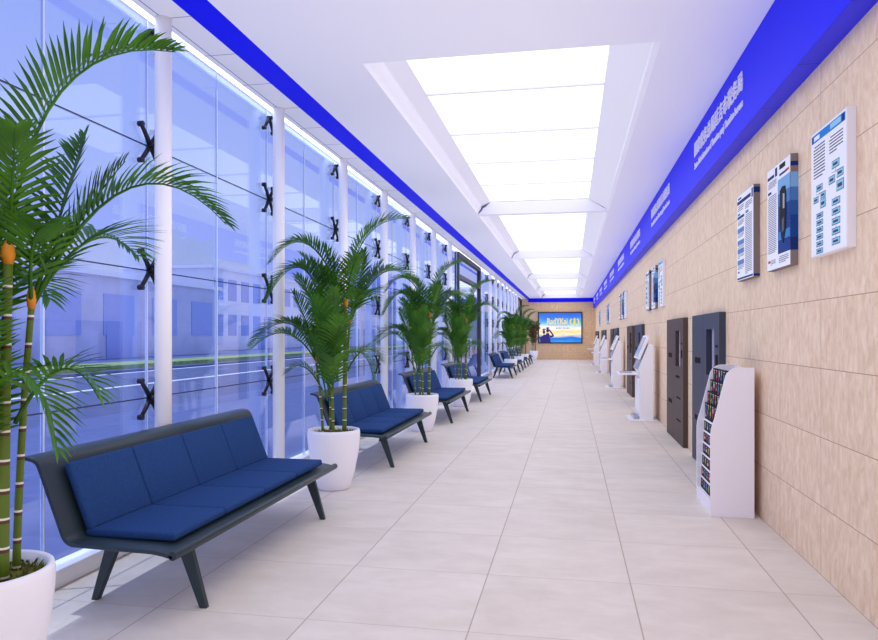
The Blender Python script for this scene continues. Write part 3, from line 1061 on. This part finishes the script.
def front_x(z):
    return 0.0 if z < 0.70 else (z - 0.70) * 0.235
TIERS = []
for k in range(10):
    z = 0.115 + 0.108 * k
    hb = 0.10 if k < 6 else 0.16
    x = max(0.034 + 0.006 * k, front_x(z + 0.10) + 0.03)
    TIERS.append((x, z, hb))
    MB().box((x - 0.004, 0.02, z - 0.006), (x + 0.016, RL - 0.02, z), M_RACK).build('tier_shelf', rack)
    MB().box((x - 0.004, 0.02, z), (x - 0.001, RL - 0.02, z + 0.012), M_RACK).build('tier_lip', rack)
PINK = flat((168, 50, 104)); LIME = flat((112, 146, 48)); YEL = flat((176, 150, 76)); DK = flat((20, 20, 30), 0.3); DKB = flat((22, 34, 62), 0.3); CREAM = flat((222, 214, 206)); SKY = flat((80, 140, 200)); CRIM = flat((178, 40, 52))
def brochure(base, cols, R, w=0.098, h=0.20):
    m = MB().box((-0.006, 0, 0), (0.006, w, h), base)
    for c in cols:
        a, b = R.uniform(0.01, w * 0.5), R.uniform(0.03, h - 0.05)
        m.box((-0.0075, a, b), (-0.006, min(w - 0.008, a + R.uniform(0.015, 0.035)), min(h - 0.01, b + R.uniform(0.02, 0.06))), c)
    m.box((-0.0072, 0.014, h - 0.022), (-0.006, w * 0.55, h - 0.015), CREAM)
    return m.mesh('brochure')
R = random.Random(9)
SPEC_B = [('pink and lime', DK, (PINK, LIME, PINK)), ('yellow and lime', DK, (LIME, YEL, LIME)), ('sky blue and cream', DKB, (SKY, CREAM, PINK)), ('red and cream', DK, (CRIM, CREAM, PINK)), ('yellow and blue', DKB, (YEL, SKY, LIME))]
KINDS_L = [(n, brochure(b, c, R, h=0.10)) for n, b, c in SPEC_B]
KINDS_B = [(n, brochure(b, c, R, h=0.165)) for n, b, c in SPEC_B]
for k, (x, z, hb) in enumerate(TIERS):
    for j in range(6):
        cname, me = (KINDS_L if hb < 0.15 else KINDS_B)[(k * 2 + j * 3 + (j * k) % 2) % 5]
        o = bpy.data.objects.new('brochure', me)
        C.objects.link(o)
        o.location = (RX + x + 0.0075, 6.36 + 0.028 + j * 0.105, z + 0.001)
        tag(o, 'dark brochure with %s marks, %s tier up of the white rack' % (cname, ORD[k]), 'brochure', 'brochures in the %s tier up' % ORD[k])

# ------------------------------------------------------------------ wall screen at the far end
def screen_mat():
    m = bpy.data.materials.new('screen_picture')
    m.use_nodes = True
    nt = m.node_tree
    nt.nodes.clear()
    L = nt.links.new
    o = nt.nodes.new('ShaderNodeOutputMaterial')
    e = nt.nodes.new('ShaderNodeEmission')
    e.inputs[1].default_value = 0.95
    tc = nt.nodes.new('ShaderNodeTexCoord')
    sep = nt.nodes.new('ShaderNodeSeparateXYZ')
    L(tc.outputs['Object'], sep.inputs[0])
    n = nt.nodes.new('ShaderNodeTexNoise')
    mp = nt.nodes.new('ShaderNodeMapping')
    mp.inputs['Scale'].default_value = (0.7, 1, 2.2)
    L(tc.outputs['Object'], mp.inputs[0])
    L(mp.outputs[0], n.inputs['Vector'])
    n.inputs['Scale'].default_value = 1.3
    ma = nt.nodes.new('ShaderNodeMath'); ma.operation = 'MULTIPLY_ADD'
    ma.inputs[1].default_value = 0.55
    L(n.outputs[0], ma.inputs[0])
    L(sep.outputs['Z'], ma.inputs[2])
    mr = nt.nodes.new('ShaderNodeMapRange')
    mr.inputs['From Min'].default_value = -0.7
    mr.inputs['From Max'].default_value = 1.3
    L(ma.outputs[0], mr.inputs[0])
    r = nt.nodes.new('ShaderNodeValToRGB')
    el_ = r.color_ramp.elements
    el_[0].position = 0.0; el_[0].color = lin((60, 150, 235))
    el_[1].position = 1.0; el_[1].color = lin((60, 100, 215))
    for p, c in ((0.14, (40, 110, 220)), (0.26, (250, 235, 200)), (0.36, (250, 215, 140)), (0.48, (245, 240, 240)), (0.6, (120, 200, 245)), (0.8, (70, 130, 230))):
        x = el_.new(p); x.color = lin(c)
    L(mr.outputs[0], r.inputs[0])
    L(r.outputs[0], e.inputs[0])
    L(e.outputs[0], o.inputs[0])
    return m
tv = thing('wall_screen', 'large wall screen on the end wall showing a saluting pair against a blue sky', 'screen', (-0.635, Y1, 2.07))
MB().box((-1.43, -0.07, -1.03), (1.43, 0, 1.03), M_FRAME, 0.01).build('bezel', tv)
scr = MB().box((-1.35, -0.074, -0.95), (1.35, -0.069, 0.95), screen_mat()).build('display', tv)
def lit(rgb):
    return emit_mat('lit_%02x%02x%02x' % rgb, rgb, 0.95)
G1, G2, G3, SIL, DT = lit((250, 215, 110)), lit((236, 120, 70)), lit((250, 220, 40)), lit((58, 50, 120)), lit((50, 80, 150))
def end_text(me, m):
    for v in me.vertices:
        v.co = Vector((v.co.x, -v.co.z, v.co.y))
    me.materials.clear(); me.materials.append(m)
    for p in me.polygons: p.material_index = 0
    return me
for body, w, h_, x, z, m_ in (('RadYKai', 1.30, 0.40, -0.18, 0.42, G1),):
    me = end_text(text_mesh(body, w, h_, 0.003, 0.015), m_)
    o = bpy.data.objects.new('title', me); C.objects.link(o); o.parent = scr
    o.location = (x, -0.078, z)
m = MB()
for k in range(9):      # the small illegible line under the title
    x = -0.26 + 0.095 * k + (0.05 if k > 3 else 0)
    m.box((x, -0.079, -0.06), (x + 0.06, -0.075, 0.0), DT)
for k in range(7):      # the reddish strokes along the foot of the title
    m.box((-0.80 + 0.19 * k, -0.0785, 0.14), (-0.68 + 0.19 * k, -0.075, 0.19), G2)
m.build('subtitle_strokes', scr)
# gold laurel emblem
m = MB()
m.box((0.87, -0.079, 0.16), (0.97, -0.075, 0.62), G3)
for s in (-1, 1):
    pts = [(0.92 + s * (0.10 + 0.17 * math.sin(a)), -0.077, 0.36 - 0.20 * math.cos(a)) for a in [i * math.pi / 10 for i in range(10)]]
    m.tube(pts, 0.035, G3, 6)
    for p in pts[2::2]:
        m.tube([p, (p[0] + s * 0.05, p[1], p[2] + 0.09)], [0.03, 0.005], G1, 5)
m.build('emblem', scr)
# the saluting silhouettes
m = MB()
def disc(cx, cz, rx, rz, n=20):
    m.prism([(cx + rx * math.cos(6.2832 * i / n), cz + rz * math.sin(6.2832 * i / n)) for i in range(n)], -0.079, -0.075, SIL)
m.prism([(-1.28, -0.95), (-1.27, -0.62), (-1.12, -0.52), (-1.02, -0.42), (-0.94, -0.48), (-0.82, -0.52), (-0.66, -0.62), (-0.60, -0.95)], -0.079, -0.075, SIL)
disc(-1.04, -0.28, 0.085, 0.13); disc(-0.80, -0.18, 0.095, 0.14)
m.prism([(-1.16, -0.16), (-0.92, -0.14), (-0.96, -0.06), (-1.10, -0.07)], -0.0795, -0.075, SIL)
m.prism([(-0.92, -0.06), (-0.68, -0.05), (-0.72, 0.03), (-0.87, 0.02)], -0.0795, -0.075, SIL)
m.prism([(-0.88, -0.35), (-0.72, -0.35), (-0.62, -0.6), (-1.0, -0.6)], -0.0795, -0.075, SIL)
m.prism([(-0.70, -0.50), (-0.46, -0.50), (-0.38, -0.56), (-0.62, -0.68)], -0.0795, -0.075, SIL)
m.prism([(-0.46, -0.56), (-0.38, -0.50), (-0.64, -0.14), (-0.72, -0.10), (-0.74, -0.16)], -0.0795, -0.075, SIL)
m.build('silhouette', scr)

# ------------------------------------------------------------------ outside, seen through the glass
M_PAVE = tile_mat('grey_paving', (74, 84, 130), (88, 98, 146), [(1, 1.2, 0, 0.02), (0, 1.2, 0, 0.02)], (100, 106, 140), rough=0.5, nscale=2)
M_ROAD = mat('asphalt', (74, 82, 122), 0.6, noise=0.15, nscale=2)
M_LINE = mat('pale_streak_line', (214, 216, 236), 0.6)
M_VERGE_STREAK = mat('verge_streak', (128, 150, 96), 0.8, noise=0.3, nscale=3)  # yellow-green put here in place of a streak of light
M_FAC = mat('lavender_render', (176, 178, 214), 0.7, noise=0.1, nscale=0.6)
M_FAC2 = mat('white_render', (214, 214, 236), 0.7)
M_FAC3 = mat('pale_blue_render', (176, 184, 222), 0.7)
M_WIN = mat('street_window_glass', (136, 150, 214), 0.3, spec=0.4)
M_TRUNK = mat('bark', (80, 70, 76), 0.8)
M_CROWN = mat('street_leaves', (96, 124, 104), 0.8, noise=0.4, nscale=2, bump=1.0, bscale=4)
struct(MB().box((-9.0, -30, -0.14), (-3.26, 110, -0.02), M_PAVE).build('pavement'))
struct(MB().box((-20.0, -30, -0.30), (-9.0, 110, -0.14), M_ROAD).build('road'))
struct(MB().box((-120.0, -60, -0.30), (-20.0, 200, -0.02), M_PAVE).build('ground'))
mk = MB()  # pale lines and the verge below stand in for traffic light streaks
for x in (-9.25, -14.6, -19.7):
    mk.box((x - 0.14, -30, -0.14), (x + 0.14, 110, -0.128), M_LINE)
struct(mk.build('trim_6'))
tag(MB().box((-23.2, -30, -0.02), (-20.6, 110, 0.18), M_VERGE_STREAK).build('verge_streak'), 'pale green verge strip across the road outside, standing in for light streaks', 'verge strip', kind='stuff')
def building(label, x, y0, y1, h_, depth, fac, rows, colsn, z0=1.0):
    t = thing('street_building', label, 'building', (x, y0, -0.02), 'buildings across the road')
    w = y1 - y0
    MB().box((-depth, 0, 0), (0, w, h_), fac).build('wall', t)
    MB().box((-depth - 0.3, -0.3, h_), (0.3, w + 0.3, h_ + 0.3), M_FAC2).build('roof', t)
    cw, rh = w / colsn, (h_ - z0) / rows
    for i in range(colsn):
        for j in range(rows):
            MB().box((-0.05, cw * i + cw * 0.2, z0 + rh * j + rh * 0.15), (0.06, cw * i + cw * 0.8, z0 + rh * j + rh * 0.75), M_WIN).build('window', t)
    MB().box((-0.05, w * 0.45, 0), (0.08, w * 0.55, 2.4), M_WIN).build('door', t)
    return t
building('low lavender building across the road, seen past the big corner palm', -31, 30, 58, 5.6, 10, M_FAC, 1, 5, 0.9)
building('white two storey building across the road, beyond the low lavender one', -36, 66, 90, 8.5, 10, M_FAC2, 2, 8)
building('tall pale blue block across the road, beyond the white two storey building', -30, 98, 120, 12, 12, M_FAC3, 3, 8)
